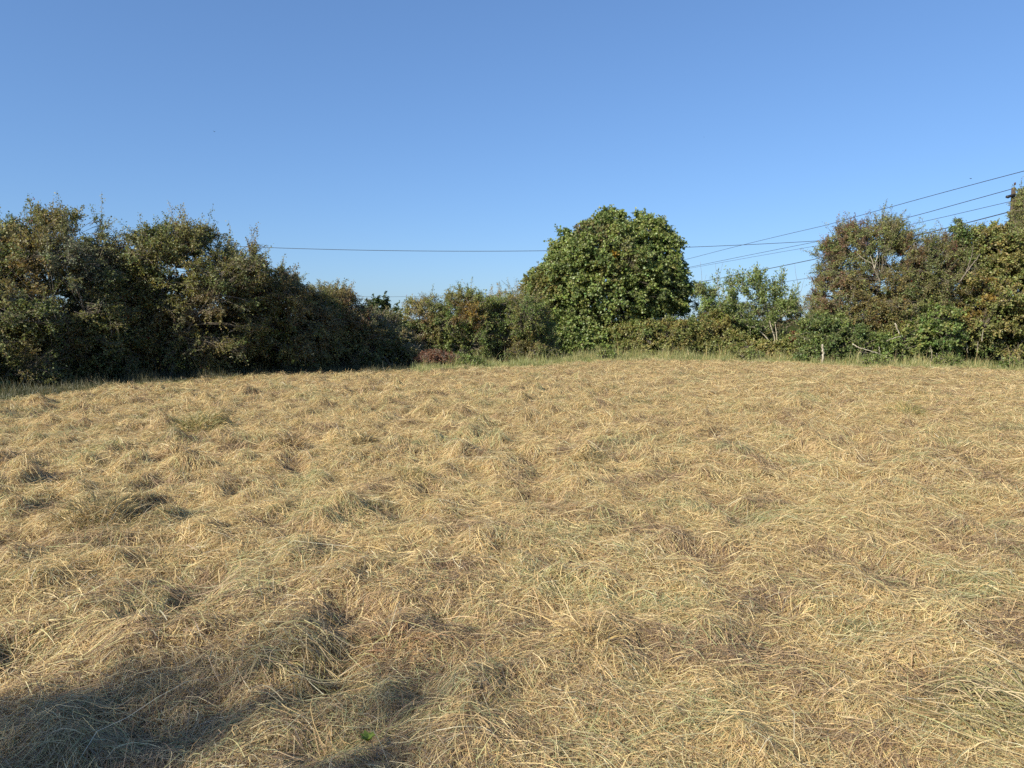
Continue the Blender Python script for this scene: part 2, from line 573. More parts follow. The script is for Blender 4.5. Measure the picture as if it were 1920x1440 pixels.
def leaf_maple(acc, P, D, N, L, col):
    D = nrm(D)
    S = nrm(np.cross(D, N))
    N = np.cross(S, D)
    k = len(_MO)
    x, y = _MO[:, 0][None, :, None], _MO[:, 1][None, :, None]
    Lk = L[:, None, None]
    V = P[:, None] + D[:, None] * x * Lk + S[:, None] * y * Lk + N[:, None] * (np.abs(y) * .28 - x * x * .16) * Lk
    b = np.arange(len(P))[:, None] * k
    tri = np.array([(0, 1, 3), (1, 2, 3), (0, 3, 5), (3, 4, 5), (0, 5, 7), (5, 6, 7), (0, 7, 9), (7, 8, 9), (0, 9, 11), (9, 10, 11)])
    F_ = (b[:, :, None] + tri[None]).reshape(-1, 3)
    acc.add(V.reshape(-1, 3), F_, np.repeat(col, k, 0))


def lobes_px(spec, depth):
    """(px,py,rx,ry[,depth offset[,depth radius factor]]) -> centres and radii in metres"""
    c, r = [], []
    for s in spec:
        d = depth + (s[4] if len(s) > 4 else 0)
        p = at(s[0], s[1], d)
        k = d / F
        rx, rz = s[2] * k, s[3] * k
        ry = (s[5] if len(s) > 5 else 1.0) * 0.5 * (rx + rz)
        c.append(p)
        r.append((rx, ry, rz))
    return np.array(c), np.array(r)


def sample_crown(c, r, n, inner, rough, zmin):
    area = r[:, 0] * r[:, 1] + r[:, 1] * r[:, 2] + r[:, 0] * r[:, 2]
    bumps = nrm(rng.standard_normal((len(c), 26, 3)))
    amp = rng.random((len(c), 26)) * 1.5 - 0.6
    Ps, Os, In = [], [], []
    got = 0
    for _ in range(40):
        m = int(n * 1.6) + 20
        i = rng.choice(len(c), m, p=area / area.sum())
        d = nrm(rng.standard_normal((m, 3)))
        b = (np.clip((d[:, None] * bumps[i]).sum(-1), 0, 1) ** 14 * amp[i]).sum(1)
        isin = rng.random(m) < inner
        f = np.where(isin, .35 + .45 * rng.random(m), 1.02 - .22 * rng.random(m) ** 1.4) * (1 + rough * np.clip(b, -.9, 1.2))
        p = c[i] + d * f[:, None] * r[i]
        q = np.linalg.norm((p[:, None] - c[None]) / r[None], axis=-1)
        q[np.arange(m), i] = 9
        bury = q.min(1) < 0.72
        ok = (p[:, 2] > zmin) & (~bury | (rng.random(m) < 0.22))
        Ps.append(p[ok]); Os.append(nrm(d / r[i])[ok]); In.append((isin | bury)[ok])
        got += ok.sum()
        if got >= n:
            break
    return np.concatenate(Ps)[:n], np.concatenate(Os)[:n], np.concatenate(In)[:n]


def bez(a, b, c, k):
    t = np.linspace(0, 1, k)[None, :, None]
    return (1 - t) ** 2 * a[:, None] + 2 * t * (1 - t) * b[:, None] + t * t * c[:, None]


def make_bush(name, label, category, spec, depth, pal, dens=15.0, twigs=6, per=18, tw_len=0.44, leaf=(.047, .032), inner=.30, rough=.30,
              up=.15, flat=.25, shoots=0, shoot_len=.8, group=None, maple=False, limbs=7, accents=(), bark=None, base_px=None, stems=3, stem_r=.06,
              berries=0, twig_show=.7, shoot_leaf=.85, mat=None, sub=6, subr=.40, subflat=.8, lobes=None, shoot_low=.35, onorm=.65):
    global rng
    rng = np.random.default_rng(sum(ord(ch) * (i + 3) for i, ch in enumerate(label)))     # each plant keeps its own shape
    c, r = lobes if lobes is not None else lobes_px(spec, depth)
    r0 = r
    if sub:
        # secondary lobes budding from each main one: an uneven, billowing outline
        k = len(c)
        dd = nrm(rng.standard_normal((k, sub, 3)) + np.array([0, -.25, .35]))
        cc = c[:, None] + dd * r[:, None] * (.74 + .26 * rng.random((k, sub, 1)))
        rr = r[:, None] * subr * (.6 + .7 * rng.random((k, sub, 1))) * np.array([1.15, 1.15, subflat])
        c, r = np.vstack([c, cc.reshape(-1, 3)]), np.vstack([r, rr.reshape(-1, 3)])
    bark = bark or M_BARK
    bx, by = (c[:, 0] * r[:, 0]).sum() / r[:, 0].sum(), (c[:, 1] * r[:, 0]).sum() / r[:, 0].sum()
    if base_px is not None:
        q = at(base_px, 650, depth)
        bx, by = q[0], q[1]
    base = np.array([bx, by, gz(bx, by)])
    area = (r0[:, 0] * r0[:, 1] + r0[:, 1] * r0[:, 2] + r0[:, 0] * r0[:, 2]).sum() * 4 / 3 * PI * .62
    n = max(12, int(area * dens))
    P, O, In = sample_crown(c, r, n, inner, rough, .12 + gz(bx, by))
    n = len(P)
    pal = np.asarray(pal, float)
    # palette choice varies smoothly over the crown
    pn = 1.15 * noise2(P[:, 0] * .75 + P[:, 1] * .6 + depth, P[:, 2] * .9) + .16 * rng.standard_normal(n)
    pi = np.clip(((pn + .9) / 1.8 * len(pal)).astype(int), 0, len(pal) - 1)
    ccol = 1.85 * pal[pi] * (0.8 + .4 * rng.random((n, 1)))
    for apx, apy, arad, acol, aprob in accents:
        q = at(apx, apy, depth)
        dd = np.hypot(P[:, 0] - q[0] * P[:, 1] / depth, P[:, 2] - EYE - (q[2] - EYE) * P[:, 1] / depth)
        hit = (dd < arad * depth / F * (.7 + .6 * rng.random(n))) & (rng.random(n) < aprob)
        ccol[hit] = 1.35 * np.asarray(acol) * (.8 + .4 * rng.random((hit.sum(), 1)))
    # twigs
    m = n * twigs
    rep = np.repeat(np.arange(n), twigs)
    td = nrm(O[rep] * .75 + rng.standard_normal((m, 3)) * np.array([.62, .62, .62 * (1 - flat)]) + np.array([0, 0, up]))
    tl = tw_len * (.5 + .8 * rng.random(m))
    ts = P[rep] - td * tl[:, None] * .35 + rng.standard_normal((m, 3)) * .05
    # shoots that break the outline
    if shoots:
        zz = (P[:, 2] - P[:, 2].min()) / max(np.ptp(P[:, 2]), .1)
        wt = np.where(In, .02, 1) * np.clip(zz - shoot_low, 0, 1) ** 1.2 * (1.1 + O[:, 2]) + 1e-9
        pick = rng.choice(n, min(shoots, n // 2), replace=False, p=wt / wt.sum())
        sd = nrm(np.array([0, 0, .8]) + O[pick] * .75 + rng.standard_normal((len(pick), 3)) * .32)
        sl = shoot_len * (.4 + .8 * rng.random(len(pick)))
        ss = P[pick] - sd * .15
    lf = Acc()
    t = np.linspace(.12, 1.0, per)[None] + rng.random((m, per)) * .06
    LP = ts[:, None] + td[:, None] * (t * tl[:, None])[..., None]
    LP[..., 2] -= (t ** 2 * tl[:, None]) * .18 * (1 + flat)
    LP = LP + rng.standard_normal(LP.shape) * .018
    LD = td[:, None] * .55 + rng.standard_normal(LP.shape) * .65
    LN = np.array([0, 0, .45]) + O[rep][:, None] * onorm + rng.standard_normal(LP.shape) * .5
    lc = ccol[rep][:, None] * (.78 + .44 * rng.random((m, per, 1))) * (1 + .08 * rng.standard_normal((m, per, 3)))
    size = np.where(In[rep], 1.35, 1.0)[:, None] * (.65 + .7 * rng.random((m, per)))
    LP, LD, LN, lc, size = LP.reshape(-1, 3), LD.reshape(-1, 3), LN.reshape(-1, 3), np.clip(lc.reshape(-1, 3), .004, .8), size.reshape(-1)
    if maple:
        leaf_maple(lf, LP, LD, LN, leaf[0] * size, lc)
    else:
        leaf_quads(lf, LP, LD, LN, leaf[0] * size, leaf[1] * size, lc)
    wood = Acc()
    if shoots:
        kk = int(per * 4.2)
        t2 = rng.random((len(pick), kk)) ** .8
        ctrl = ss + sd * sl[:, None] * .6
        end = ss + sd * sl[:, None] + rng.standard_normal((len(pick), 3)) * .14 * sl[:, None]
        SC = bez(ss, ctrl, end, 5)
        V, q = tubes(SC, np.linspace(.009, .003, 5)[None] * np.ones((len(pick), 1)) * (depth / 25), 3)
        wood.add(V, q)
        tt = t2[..., None]
        LP = (1 - tt) ** 2 * ss[:, None] + 2 * tt * (1 - tt) * ctrl[:, None] + tt * tt * end[:, None] + rng.standard_normal((len(pick), kk, 3)) * (.03 + .04 * (1 - tt))
        msk = (rng.random((len(pick), kk)) < shoot_leaf * (1.15 - .6 * t2)).ravel()
        LP = LP.reshape(-1, 3)[msk]
        LD = (np.repeat(sd, kk, 0)[msk] * .5 + rng.standard_normal(LP.shape) * .7)
        LN = rng.standard_normal(LP.shape) * .6 + np.array([0, 0, .5])
        lc = np.repeat(ccol[pick], kk, 0)[msk] * (.8 + .5 * rng.random((len(LP), 1)))
        sz = .6 + .7 * rng.random(len(LP))
        if maple:
            leaf_maple(lf, LP, LD, LN, leaf[0] * sz * .85, lc)
        else:
            leaf_quads(lf, LP, LD, LN, leaf[0] * sz, leaf[1] * sz, lc)
    # visible twigs
    sel = rng.random(m) < twig_show
    C2 = np.stack([ts[sel] - td[sel] * .1, ts[sel] + td[sel] * tl[sel][:, None] * .5, ts[sel] + td[sel] * tl[sel][:, None] * .92 - np.array([0, 0, .02])], 1)
    V, q = tubes(C2, np.array([[.007, .005, .003]]) * np.ones((sel.sum(), 1)), 3)
    wood.add(V, q)
    # limbs: from the stems at the base out to clump points spread over the crown
    out = np.where(~In)[0]
    ends = P[rng.choice(out, min(limbs * 3, len(out)), replace=False)] if len(out) else P[:limbs]
    nb = len(ends)
    sb = base + np.stack([rng.standard_normal(nb) * .12 * stems, rng.standard_normal(nb) * .12 * stems, np.full(nb, -.1)], 1) * np.array([1, 1, 1])
    ctl = sb + (ends - sb) * np.array([.25, .25, .62]) + rng.standard_normal((nb, 3)) * .25
    LC = bez(sb, ctl, ends, 8)
    LC[:, 2:-1] += rng.standard_normal(LC[:, 2:-1].shape) * .05
    rad = stem_r * (.45 + .6 * rng.random(nb))[:, None] * np.linspace(1, .16, 8)[None]
    V, q = tubes(LC, rad, 6)
    wood.add(V, q)
    nodes = LC[:, 2:7].reshape(-1, 3)
    dm = np.linalg.norm(P[:, None] - nodes[None], axis=-1) + .6 * np.maximum(0, nodes[None, :, 2] - P[:, None, 2])
    nn = nodes[dm.argmin(1)]
    V, q = tubes(bez(nn, (nn + P) / 2 + np.array([0, 0, .08]) + rng.standard_normal((n, 3)) * .06, P + O * .08, 4), np.array([[.013, .009, .006, .003]]) * np.ones((n, 1)), 4)
    wood.add(V, q)
    root = tag(bpy.data.objects.new(name, None), label, category, group)
    root.empty_display_size = .3
    root.location = base
    COL.objects.link(root)
    off = base
    for A, nm, mt in ((lf, 'crown', mat or (M_SYC if maple else M_LEAF)), (wood, 'trunk', bark)):
        A.V = [v - off for v in A.V]
        link(nm, A.mesh(name + '_' + nm, mt, nm == 'trunk'), root)
    if berries:
        pk = rng.choice(out, berries)
        bp = P[pk] + O[pk] * tw_len * .35 + rng.standard_normal((berries, 3)) * .14
        octv = np.array([(1, 0, 0), (-1, 0, 0), (0, 1, 0), (0, -1, 0), (0, 0, 1), (0, 0, -1)], float)
        octf = np.array([(0, 2, 4), (2, 1, 4), (1, 3, 4), (3, 0, 4), (2, 0, 5), (1, 2, 5), (3, 1, 5), (0, 3, 5)])
        k = 4
        bp = (bp[:, None] + rng.standard_normal((berries, k, 3)) * .017).reshape(-1, 3)
        V = (bp[:, None] + octv[None] * .011).reshape(-1, 3) - off
        Fb = (np.arange(len(bp))[:, None, None] * 6 + octf[None]).reshape(-1, 3)
        link('berries', build_mesh(name + '_berries', V, [Fb], M_BERRY), root)['kind'] = 'stuff'
    return root, base


# palettes (linear base colours)
HAW = [(.082, .092, .032), (.100, .104, .036), (.074, .088, .032), (.118, .114, .041), (.122, .102, .040), (.108, .112, .052), (.132, .128, .046)]
HAW_RED = [(.094, .114, .037), (.110, .124, .041), (.106, .118, .050), (.122, .126, .044), (.122, .112, .046), (.128, .137, .047), (.120, .106, .052)]
HAW_BRN = [(.104, .106, .038), (.122, .115, .043), (.126, .104, .044), (.122, .118, .058), (.096, .102, .036)]
GRN = [(.072, .102, .030), (.095, .125, .034), (.12, .135, .040), (.13, .122, .040), (.08, .112, .034)]
MIX = [(.082, .105, .034), (.105, .115, .036), (.138, .12, .042), (.12, .13, .042), (.128, .118, .042)]
SYC = [(.086, .112, .034), (.104, .130, .038), (.122, .144, .042), (.094, .118, .036), (.140, .155, .048)]
BRIGHT = [(.080, .108, .033), (.098, .122, .037), (.070, .096, .031), (.112, .130, .043)]
BRAM = [(.105, .115, .036), (.135, .128, .042), (.12, .132, .040), (.155, .138, .048), (.09, .112, .036)]
RUST = [(.12, .062, .038), (.15, .08, .048), (.095, .05, .034), (.13, .09, .05)]
ASH = [(.12, .155, .045), (.14, .18, .058), (.10, .14, .040), (.155, .17, .068)]

G_L = 'hawthorns of the dark left hedge'
make_bush('hawthorn_bush', 'shaded hawthorn at the left picture edge, nearest of the dark hedge', 'bush',
          [(-130, 600, 150, 150), (-20, 650, 130, 110), (-190, 660, 160, 120)], 18.0, HAW, shoots=62, group=G_L, dens=13, sub=10, subr=.30, subflat=.55)
make_bush('hawthorn_bush', 'tallest shaded hawthorn with silvery twigs at its top, left end of the hedge', 'bush',
          [(60, 585, 175, 150), (90, 485, 112, 78, .5), (172, 535, 62, 72, .5), (212, 545, 42, 62, .6), (30, 468, 55, 46, .5), (30, 670, 150, 80, .5), (160, 650, 110, 80, .5), (215, 590, 60, 90, .6)], 19.5, HAW,
          shoots=192, shoot_len=.75, group=G_L, accents=[(150, 500, 60, (.13, .14, .085), .7), (40, 500, 45, (.16, .12, .04), .6)], dens=14, sub=10, subr=.30, subflat=.55, berries=60)
make_bush('hawthorn_bush', 'peaked shaded hawthorn with a thin leading shoot, second tall one of the dark hedge', 'bush',
          [(350, 530, 115, 95), (345, 470, 55, 45), (290, 590, 95, 90), (415, 575, 85, 110), (330, 650, 130, 70, .5), (432, 530, 36, 50), (265, 640, 60, 70, .4), (275, 545, 48, 62, .2)], 21.5, HAW,
          shoots=156, shoot_len=.75, group=G_L, accents=[(320, 520, 55, (.15, .14, .04), .5), (380, 600, 50, (.13, .105, .055), .6)], dens=14, sub=10, subr=.30, subflat=.55, berries=60)
make_bush('hawthorn_bush', 'rounded brown tipped hawthorn halfway along the dark hedge', 'bush',
          [(500, 588, 80, 68), (545, 615, 78, 75), (465, 630, 80, 70, .2), (575, 592, 52, 45, .6), (560, 655, 80, 45, .4), (470, 540, 38, 42, .3), (520, 600, 60, 90, -.5)], 23.5, HAW_BRN,
          shoots=120, shoot_len=.6, group=G_L, accents=[(500, 610, 40, (.14, .15, .045), .7)], dens=14, sub=10, subr=.30, subflat=.55, berries=40)
make_bush('hawthorn_bush', 'sloping hawthorn with fine upright shoots, beyond the brown tipped one', 'bush',
          [(622, 603, 62, 58), (660, 625, 52, 50), (640, 655, 85, 45, .3), (600, 585, 40, 50), (640, 584, 34, 36, .3)], 25.3, HAW,
          shoots=108, shoot_len=.6, group=G_L, dens=14, sub=10, subr=.30, subflat=.55, accents=[(690, 580, 40, (.15, .10, .05), .5)], berries=40)
make_bush('hawthorn_bush', 'low brown hawthorn with layered spreading branches at the hedge corner', 'bush',
          [(705, 625, 45, 38), (735, 650, 50, 38), (720, 668, 70, 32, .2), (760, 662, 32, 34, .3)], 26.8, HAW_BRN,
          shoots=52, shoot_len=.45, group=G_L, dens=16, sub=10, subr=.30, subflat=.55, flat=.65, tw_len=.5, twig_show=.9, bark=M_PALE)
make_bush('round_tree', 'distant dark round tree peeping over the hedge corner', 'tree',
          [(713, 592, 26, 30), (700, 600, 20, 25), (740, 610, 20, 20)], 48.0, [(.035, .05, .017), (.045, .06, .025)], dens=5, leaf=(.14, .09), tw_len=.6, shoots=19)

G_C = 'bushes of the sunny far hedge'
make_bush('hawthorn_bush', 'dark topped bush at the far hedge corner, left end of the sunny hedge', 'bush',
          [(795, 600, 38, 42), (785, 645, 45, 40), (825, 640, 35, 45)], 28.5, MIX, shoots=72, shoot_len=.5, group=G_C, accents=[(800, 620, 25, (.14, .095, .042), .5)], dens=16, sub=10, subr=.30, subflat=.55, berries=25)
make_bush('hedge_bush', 'mid green bush with feathery top beside the dark topped corner bush', 'bush',
          [(870, 590, 45, 42), (850, 630, 50, 50), (895, 620, 40, 60), (860, 665, 45, 22, -.5)], 28.8, GRN, shoots=81, shoot_len=.5, group=G_C, dens=16,
          accents=[(878, 585, 22, (.19, .13, .03), .7), (870, 600, 25, (.16, .11, .04), .4)])
make_bush('hedge_bush', 'broad rounded green bush with brownish patches touching the left side of the maple', 'bush',
          [(930, 620, 62, 58), (895, 640, 50, 48), (980, 622, 50, 62), (945, 660, 80, 25, -.4), (1005, 650, 40, 35), (850, 655, 40, 28)], 29.6, GRN[1:] + MIX[1:], shoots=57, shoot_len=.35, group=G_C, dens=17,
          accents=[(905, 610, 22, (.15, .105, .045), .4), (950, 645, 32, (.14, .118, .045), .5)], berries=30)
make_bush('willow_bush', 'stiff fan of pale upright shoots rising behind the far hedge', 'bush',
          [(940, 590, 38, 40), (965, 590, 28, 35)], 33.0, [(.14, .11, .045), (.12, .12, .045), (.16, .12, .055)], dens=10, shoots=144, shoot_len=1.0, shoot_leaf=.8, bark=M_PALE)
make_bush('bramble_patch', 'low rust brown withered patch at the foot of the hedge corner', 'bramble',
          [(815, 677, 32, 16), (800, 682, 24, 12), (835, 680, 22, 12)], 25.8, RUST, dens=45, leaf=(.04, .028), tw_len=.22, per=9, limbs=4, stem_r=.01, stems=1, rough=.1)

# the maple
make_bush('maple_tree', 'big round dark green maple, the largest tree, with scattered yellow leaves', 'tree',
          [(1135, 495, 85, 80), (1128, 452, 50, 38), (1148, 420, 27, 26), (1213, 450, 38, 40), (1242, 492, 34, 46), (1078, 475, 45, 42), (1075, 515, 55, 55), (1206, 530, 78, 60), (1248, 545, 44, 42), (1140, 550, 120, 58),
           (1055, 548, 60, 46), (1020, 540, 38, 34), (1060, 630, 58, 32, -1.4), (1110, 640, 60, 24, -1.6), (1022, 590, 36, 40, -.3)], 35.5, SYC,
          dens=17, twigs=6, per=9, tw_len=.40, leaf=(.086, .08), inner=.22, rough=.32, up=.1, sub=8, subr=.28, subflat=.85, onorm=.45, shoots=132, shoot_len=.5, shoot_leaf=.9, maple=True, limbs=6, stem_r=.12, stems=2, base_px=1110, twig_show=.15,
          accents=[(1158, 478, 7, (.26, .17, .035), .7), (1018, 540, 40, (.16, .15, .048), .5), (1135, 505, 26, (.145, .14, .046), .5), (1185, 480, 25, (.125, .125, .046), .5), (1110, 428, 26, (.135, .125, .05), .5), (1250, 550, 30, (.10, .125, .04), .6)])

# right of the maple
G_B = 'low brambles in front of the far fence line'
make_bush('bramble_patch', 'low olive bramble bank spilling from under the maple', 'bramble',
          [(1190, 640, 62, 30), (1250, 632, 60, 32), (1160, 655, 45, 20), (1225, 655, 70, 20, -.4)], 34.0, BRAM, dens=22, leaf=(.07, .05), shoots=33, shoot_len=.35, group=G_B, limbs=4, stem_r=.015, rough=.12)
make_bush('bramble_patch', 'low brown green bramble bank between the maple and the pale stemmed sapling', 'bramble',
          [(1320, 634, 60, 34, 0, .6), (1390, 638, 62, 28, 0, .6), (1350, 655, 80, 18, -.3, .6), (1345, 605, 28, 20, .5)], 33.8, BRAM, dens=22, leaf=(.07, .05), shoots=52, shoot_len=.4, group=G_B, limbs=4, stem_r=.015, rough=.12)
make_bush('bramble_patch', 'low bramble bank under the pale stemmed sapling, beside the red hawthorn', 'bramble',
          [(1455, 657, 50, 13, 0, .5), (1505, 648, 38, 22, 0, .6), (1430, 656, 45, 14, -.1, .5)], 32.2, BRAM, dens=22, leaf=(.07, .05), shoots=12, shoot_len=.3, group=G_B, limbs=4, stem_r=.015, rough=.12, sub=3,
          accents=[(1500, 640, 14, (.16, .05, .03), .6)])
make_bush('ash_sapling', 'thin feathery sapling between the maple and the pale stemmed sapling', 'sapling',
          [(1322, 575, 16, 40), (1335, 595, 16, 25), (1312, 545, 10, 20)], 35.0, ASH, dens=12, leaf=(.085, .03), shoots=24, shoot_len=.6, limbs=2, stem_r=.02, stems=.5, rough=.3)
make_bush('hedge_bush', 'dim grey green scrub behind the pale stemmed sapling', 'bush',
          [(1420, 600, 55, 30), (1480, 595, 35, 34), (1370, 605, 30, 22)], 40.0, [(.06, .075, .035), (.08, .09, .045), (.10, .08, .04)], dens=6, leaf=(.07, .045), shoots=38, shoot_len=.5, rough=.3, inner=.15)

for px, py, rx, lab in [(1140, 664, 24, 'clump of nettles at the right foot of the maple'), (1405, 668, 30, 'clump of nettles before the low bramble bank, left of the pale stemmed sapling foot'),
                        (1775, 674, 28, 'clump of nettles at the foot of the thin topped red brown thorn'), (1895, 682, 30, 'clump of nettles at the foot of the big leafy bush by the right edge'),
                        (1640, 678, 28, 'clump of nettles under the fallen pale branch'), (880, 684, 26, 'clump of nettles at the foot of the mid green feathery bush')]:
    epy = float(np.interp(px, [e[0] for e in EDGE_PX], [e[1] for e in EDGE_PX]))
    py = epy - 9
    dep = on_ground(px, epy)[1] + 1.4
    make_bush('nettle_clump', lab, 'nettles', [(px, py, rx * .8, 9, 0, .5), (px - rx * .6, py + 4, rx * .5, 6, 0, .5), (px + rx * .5, py + 2, rx * .5, 10, 0, .5)], dep, [(.10, .13, .038), (.13, .15, .046), (.15, .145, .055)], dens=34, leaf=(.06, .032), tw_len=.22, per=8,
              shoots=26, shoot_len=.35, limbs=3, stem_r=.006, stems=2, sub=0, shoot_low=0, group='nettle clumps along the hedge foot')

# red hawthorn & neighbours
G_R = 'bushes of the sunny right hedge'
make_bush('hawthorn_bush', 'large reddish hawthorn with bare grey branches, right of the pale stemmed sapling', 'bush',
          [(1640, 490, 80, 75), (1590, 500, 55, 60), (1700, 510, 70, 70), (1570, 560, 52, 55), (1650, 560, 100, 65), (1740, 570, 50, 60), (1650, 445, 38, 28), (1600, 450, 30, 28), (1660, 625, 110, 50), (1590, 590, 65, 45, -.7), (1700, 595, 80, 50, -.7)], 30.5, HAW_RED,
          shoots=228, shoot_len=.75, dens=12, sub=10, subr=.30, subflat=.55, group=G_R, berries=260, rough=.26,
          accents=[(1640, 560, 60, (.165, .135, .048), .6), (1545, 540, 40, (.16, .10, .055), .4), (1585, 450, 40, (.15, .095, .055), .45), (1715, 480, 35, (.15, .10, .05), .35)])
make_bush('elder_bush', 'bright green elder bush low in front of the reddish hawthorn', 'bush',
          [(1560, 635, 50, 34), (1540, 655, 42, 26), (1610, 658, 52, 24), (1580, 618, 30, 22), (1530, 610, 22, 22, .5)], 28.9, BRIGHT, dens=20, leaf=(.068, .042), shoots=24, shoot_len=.3, group=G_R, limbs=5, stem_r=.03)
make_bush('elder_bush', 'mid green elder tangle with a fallen grey branch, below the reddish hawthorn', 'bush',
          [(1690, 645, 60, 34), (1745, 625, 45, 50), (1660, 655, 40, 25), (1720, 660, 50, 18, -.3)], 28.8, GRN, dens=16, leaf=(.075, .05), shoots=24, shoot_len=.3, group=G_R, limbs=6, stem_r=.04, accents=[(1690, 650, 25, (.13, .16, .045), .6)])
make_bush('hawthorn_bush', 'thin topped red brown thorn between the reddish hawthorn and the ivy pole', 'bush',
          [(1790, 520, 55, 55), (1760, 555, 65, 65), (1815, 570, 60, 60), (1800, 485, 40, 38), (1755, 495, 45, 42), (1840, 510, 45, 50), (1780, 630, 70, 45)], 31.0, HAW_RED, shoots=132, shoot_len=.9, dens=10, sub=10, subr=.30, subflat=.55, group=G_R, berries=90, rough=.3,
          accents=[(1760, 480, 40, (.15, .09, .055), .5), (1820, 560, 25, (.19, .14, .04), .5)])
make_bush('ash_sapling', 'bright green leafy shoot standing out of the red brown thorn', 'sapling',
          [(1797, 435, 8, 22), (1803, 460, 10, 20), (1810, 445, 6, 14), (1810, 490, 12, 26)], 30.6, BRIGHT, dens=40, leaf=(.07, .035), tw_len=.25, per=9, shoots=14, shoot_len=.3, limbs=2, stem_r=.018, stems=.4, rough=.2, base_px=1808)
make_bush('hedge_bush', 'big leafy green and yellow bush at the right picture edge', 'bush',
          [(1860, 575, 65, 55), (1905, 560, 55, 70), (1880, 630, 60, 40), (1825, 610, 45, 45), (1940, 600, 60, 80), (1880, 485, 45, 48, .6), (1850, 450, 22, 30, .8)], 29.6, MIX, shoots=81, shoot_len=.5, dens=14, leaf=(.078, .052), group=G_R,
          accents=[(1840, 560, 30, (.17, .12, .03), .5)], berries=40)
make_bush('hawthorn_bush', 'tall hawthorn cut by the right picture edge', 'bush',
          [(1985, 500, 60, 110), (2010, 600, 90, 90), (1945, 440, 28, 60, .5), (1924, 395, 14, 42, 1.5), (1930, 455, 26, 45, .6)], 29.5, HAW_RED, shoots=96, shoot_len=.7, dens=11, sub=10, subr=.30, subflat=.55, group=G_R)


# ------------------------------------------------------------------ poles, wires, saplings, dead wood
def tube_px(acc, pts, r0, r1, sides=7, k=None, wob=0.0):
    P = np.array([at(*p) for p in pts])
    k = k or max(6, 5 * len(pts))
    tt = np.linspace(0, len(P) - 1, k)
    C = np.stack([np.interp(tt, np.arange(len(P)), P[:, j]) for j in range(3)], 1)
    for _ in range(2):
        C[1:-1] = .25 * C[:-2] + .5 * C[1:-1] + .25 * C[2:]
    if wob:
        C[1:-1] += rng.standard_normal(C[1:-1].shape) * wob
    V, q = tubes(C[None], np.linspace(r0, r1, k)[None], sides)
    n = len(V)
    acc.add(V, [q, np.arange(sides)[None, ::-1].copy(), np.arange(n - sides, n)[None]])
    return C


# pale stemmed sapling: leaning stems, feathery leaf sprays along them
root = tag(bpy.data.objects.new('ash_sapling', None), 'pale stemmed leaning sapling with feathery leaves in the gap of the far hedge', 'sapling')
COL.objects.link(root)
sap_wood, sap_leaf = Acc(), Acc()
STEMS = [[(1458, 672, 32.8), (1450, 645, 32.8), (1420, 616, 32.8), (1385, 585, 33.0), (1345, 535, 33.2)], [(1459, 672, 32.8), (1448, 615, 32.9), (1435, 570, 33.0), (1405, 530, 33.3)],
         [(1461, 672, 32.8), (1453, 605, 32.8), (1450, 560, 33.0), (1455, 520, 33.2)], [(1497, 612, 33.0), (1478, 588, 32.9), (1462, 560, 32.9), (1468, 528, 32.9)],
         [(1420, 616, 32.8), (1395, 608, 32.8), (1370, 590, 32.8), (1350, 580, 32.8)], [(1435, 570, 33.0), (1425, 545, 32.8), (1420, 520, 33.0)], [(1385, 585, 33.0), (1372, 560, 32.8), (1368, 530, 32.8)],
         [(1448, 610, 32.9), (1470, 590, 32.6), (1492, 560, 32.6)], [(1435, 580, 33.0), (1405, 560, 32.6), (1385, 530, 32.6)]]
for i, s in enumerate(STEMS):
    C = tube_px(sap_wood, s, (.036, .030, .024)[i] if i < 3 else .018, .008, wob=.02, k=14)
    pts = C[6:] if i < 3 else C[2:]
    n = 34
    for _ in range(1):
        S0 = pts[rng.integers(0, len(pts), n)]
        dr = nrm(rng.standard_normal((n, 3)) * .6 + np.array([0, 0, .75]))
        ln = .35 + .45 * rng.random(n)
        E = S0 + dr * ln[:, None]
        V, q = tubes(bez(S0, S0 + dr * ln[:, None] * .5, E, 3), np.array([[.009, .007, .004]]) * np.ones((n, 1)), 3)
        sap_wood.add(V, q)
        per = 34
        t = rng.random((n, per))
        LP = S0[:, None] + dr[:, None] * (t * ln[:, None])[..., None] + rng.standard_normal((n, per, 3)) * .06
        LP = LP.reshape(-1, 3)
        LD = np.repeat(dr, per, 0) * .7 + rng.standard_normal(LP.shape) * .6
        lc = 1.5 * np.array(ASH)[rng.integers(0, 4, len(LP))] * (.75 + .5 * rng.random((len(LP), 1)))
        sz = .7 + .6 * rng.random(len(LP))
        leaf_quads(sap_leaf, LP, LD, rng.standard_normal(LP.shape) * .6 + np.array([0, -.2, .5]), .11 * sz, .042 * sz, lc)
b0 = at(1459, 672, 32.8)
root.location = (b0[0], b0[1], gz(b0[0], b0[1]))
for A, nm, mt in ((sap_leaf, 'crown', M_LEAF), (sap_wood, 'trunk', M_PALE)):
    A.V = [v - np.array(root.location) for v in A.V]
    link(nm, A.mesh('sapling_' + nm, mt, nm == 'trunk'), root)

# bare branches in front of the hawthorns, dead stems and stakes
def wood_thing(name, label, cat, lines, mat, group=None):
    a = Acc()
    for pts, r0, r1 in lines:
        tube_px(a, pts, r0, r1, 6, wob=.012)
    return tag(link(name, a.mesh(name, mat, True)), label, cat, group)


